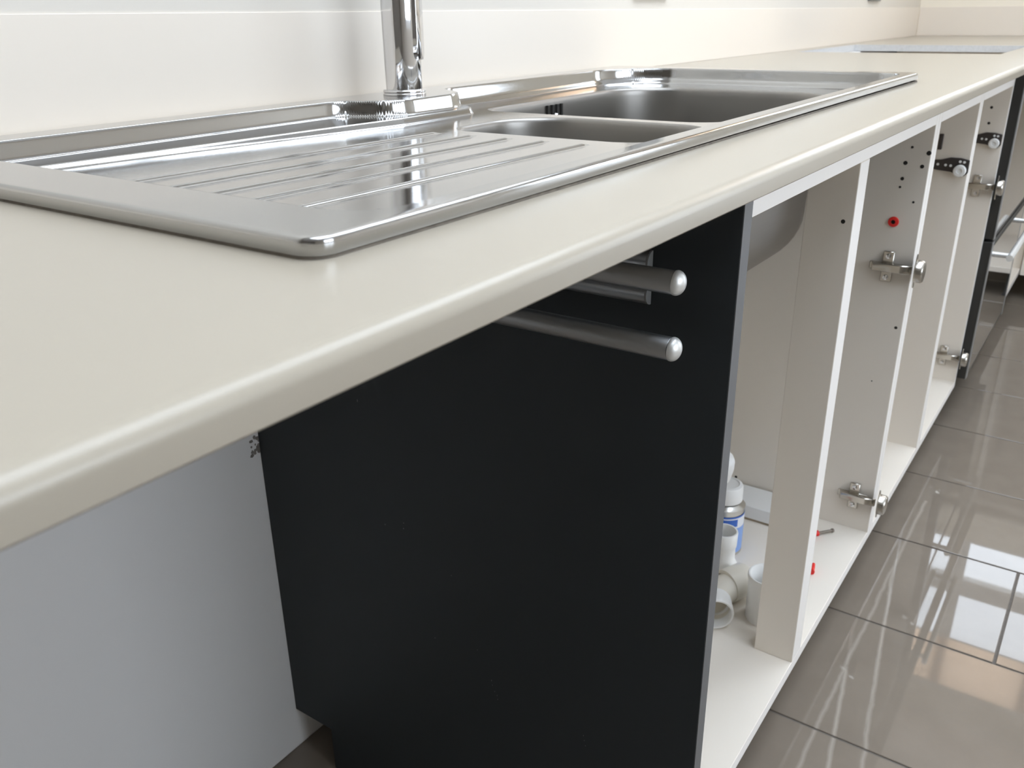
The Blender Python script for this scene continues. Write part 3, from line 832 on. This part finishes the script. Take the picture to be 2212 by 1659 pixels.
can = empty('glue_can', (1.215, 0.2215, ZF), 'small blue and white tin with white cap under the sink', 'tin can')
cxy = (1.215, 0.2215, ZF); r = 0.0315
bm = B(); lathe(bm, [(0, 0), (r, 0), (r + .0006, .001), (r, .002), (r, .0825), (r + .0006, .084), (r * .93, .087), (0.024, .090), (0.0215, .0925), (0.0215, .096), (0, .096)], cxy, n=40)
link('tin', bm, M['tin'], can, angle=50)
bm = B(); lathe(bm, [(r + .0003, .005), (r + .0004, .052)], cxy, n=40); link('label_band', bm, M['label'], can, smooth=True)['label'] = 'light blue lower label'
bm = B(); lathe(bm, [(r + .0003, .052), (r + .0004, .071)], cxy, n=40); link('label_band', bm, M['labelw'], can, smooth=True)['label'] = 'white upper label'
bm = B(); lathe(bm, [(r + .0003, .071), (r + .0004, .074)], cxy, n=40); link('label_line', bm, M['labeld'], can, smooth=True)
bm = B()
for z0, z1 in ((.056, .069),):
    va = []
    for k in range(9):
        a = math.radians(-170 + 6.5 * k); va.append((bm.verts.new((cxy[0] + (r + .0008) * math.cos(a), cxy[1] + (r + .0008) * math.sin(a), ZF + z0)), bm.verts.new((cxy[0] + (r + .0008) * math.cos(a), cxy[1] + (r + .0008) * math.sin(a), ZF + z1))))
    for p, q in zip(va, va[1:]): bm.faces.new((p[0], q[0], q[1], p[1]))
link('label_mark', bm, M['labeld'], can)
bm = B(); lathe(bm, [(0.0205, .0925), (0.0262, .0925), (0.0266, .094), (0.0262, .116), (0.0245, .1195), (0.020, .121), (0.0185, .1195), (0, .1195)], cxy, n=48); link('cap', bm, M['white'], can, angle=40)

def sleeve(bm, prof_out, prof_in, o, rotm=None, n=36):
    lathe(bm, prof_out + prof_in[::-1] + [prof_out[0]], o, n=n, rotm=rotm)
bm = B(); sleeve(bm, [(.0235, 0), (.0245, .001), (.0245, .026), (.0195, .036), (.0190, .058), (.0205, .060), (.0210, .083), (.0205, .085)], [(.0215, 0), (.0215, .026), (.0170, .037), (.0170, .058), (.0180, .060), (.0180, .085)], (1.133, 0.190, ZF))
cp = link('pipe_coupling', bm, [M['white']], angle=40); tag(cp, 'white pipe coupling standing upright in front of the blue tin', 'pipe fitting')

# elbow lying on the cabinet floor
eb = empty('pipe_elbow', (1.055, 0.160, ZF), 'ivory push-fit pipe elbow lying on the cabinet floor', 'pipe fitting')
p0 = Vector((1.022, 0.155, ZF + .026)); p1 = Vector((1.052, 0.172, ZF + .026)); p2 = Vector((1.108, 0.1465, ZF + .026))
mid = []
for k in range(9):
    t = k / 8; mid.append(p0 * (1 - t) ** 2 + p1 * 2 * t * (1 - t) + p2 * t * t)
bm = B(); tube(bm, mid, 0.0215, n=28, caps=False); link('bend', bm, M['cream'], eb, smooth=True)
d2 = (p2 - p1).normalized(); d0 = (p0 - p1).normalized()
def sock(bm, c, d, L):
    q = d.to_track_quat('Z', 'Y').to_matrix()
    sleeve(bm, [(.0225, 0), (.0255, .001), (.0255, L - .002), (.0245, L)], [(.0205, 0), (.0222, .004), (.0222, L)], c, rotm=q)
bm = B(); sock(bm, p2 - d2 * .034, d2, .040); link('socket_end', bm, M['cream'], eb, angle=40)
bm = B(); sock(bm, p0 - d0 * .012, d0, .030); link('socket_end', bm, M['white'], eb, angle=40)
bm = B(); sleeve(bm, [(.0265, 0), (.027, .001), (.0275, .068), (.0290, .069), (.0290, .0735), (.028, .075)], [(.0245, 0), (.0245, .072), (.0262, .075)], (1.073, 0.0975, ZF))
pc = link('pipe_socket', bm, M['white'], angle=40); tag(pc, 'white pipe sleeve standing half hidden by the centre post', 'pipe fitting')

bxo = empty('carton', (1.352, 0.265, ZF), 'flat white carton lying against the side board under the sink', 'box')
bm = B(); box(bm, 1.3175, 1.3870, 0.165, 0.345, ZF + .004, ZF + .028); bevel(bm, .001, 1); link('lid', bm, M['box'], bxo)
bm = B(); box(bm, 1.3185, 1.3860, 0.166, 0.344, ZF, ZF + .004); link('tray', bm, mat('brown_board', (0.30, 0.24, 0.17), 0.8), bxo)

# red wall plugs lying on the floor of the cabinet
def red_plug(loc, ang, label, shaft):
    e = empty('wall_plug', loc, label, 'wall plug', 'red plugs in the sink cabinet')
    R = Matrix.Rotation(ang, 3, 'Z') @ Matrix.Rotation(math.pi / 2, 3, 'Y')
    o = (loc[0], loc[1], loc[2] + .0052)
    bm = B(); lathe(bm, [(0, 0), (.0050, 0), (.0052, .002), (.0042, .004), (.0036, .014), (.0024, .024), (0, .0245)], o, n=18, rotm=R); link('plug_body', bm, M['red'], e, angle=40)
    if shaft:
        bm = B(); lathe(bm, [(0, -.030), (.0032, -.030), (.0036, -.027), (.0022, -.026), (.0022, 0), (0, 0)], o, n=14, rotm=R); link('screw_shaft', bm, M['screw'], e, angle=40)
red_plug((1.335, 0.0985, ZF), math.radians(140), 'red plug with a brown screw on the sink cabinet floor', True)
red_plug((1.2165, 0.0730, ZF), math.radians(8), 'bare red plug lying behind the centre post foot', False)

# ------------------------------------------------------------------ sockets on the back wall
def socket(x, label, z=0.128):
    c = empty('wall_socket', (x, YW, z), label, 'socket', 'sockets above the worktop')
    bbox('plate', (x - .073, x + .073, YW - .008, YW, z, z + .086), M['sock'], c, bev=.002, seg=2)
    for s in (-1, 1):
        bbox('switch', (x + s * .04 - .008, x + s * .04 + .008, YW - .011, YW - .0078, z + .05, z + .07), M['blackp'], c)
socket(1.70, 'grey metal socket on the wall above the large bowl'); socket(3.40, 'grey metal socket on the wall behind the hob cut-out')
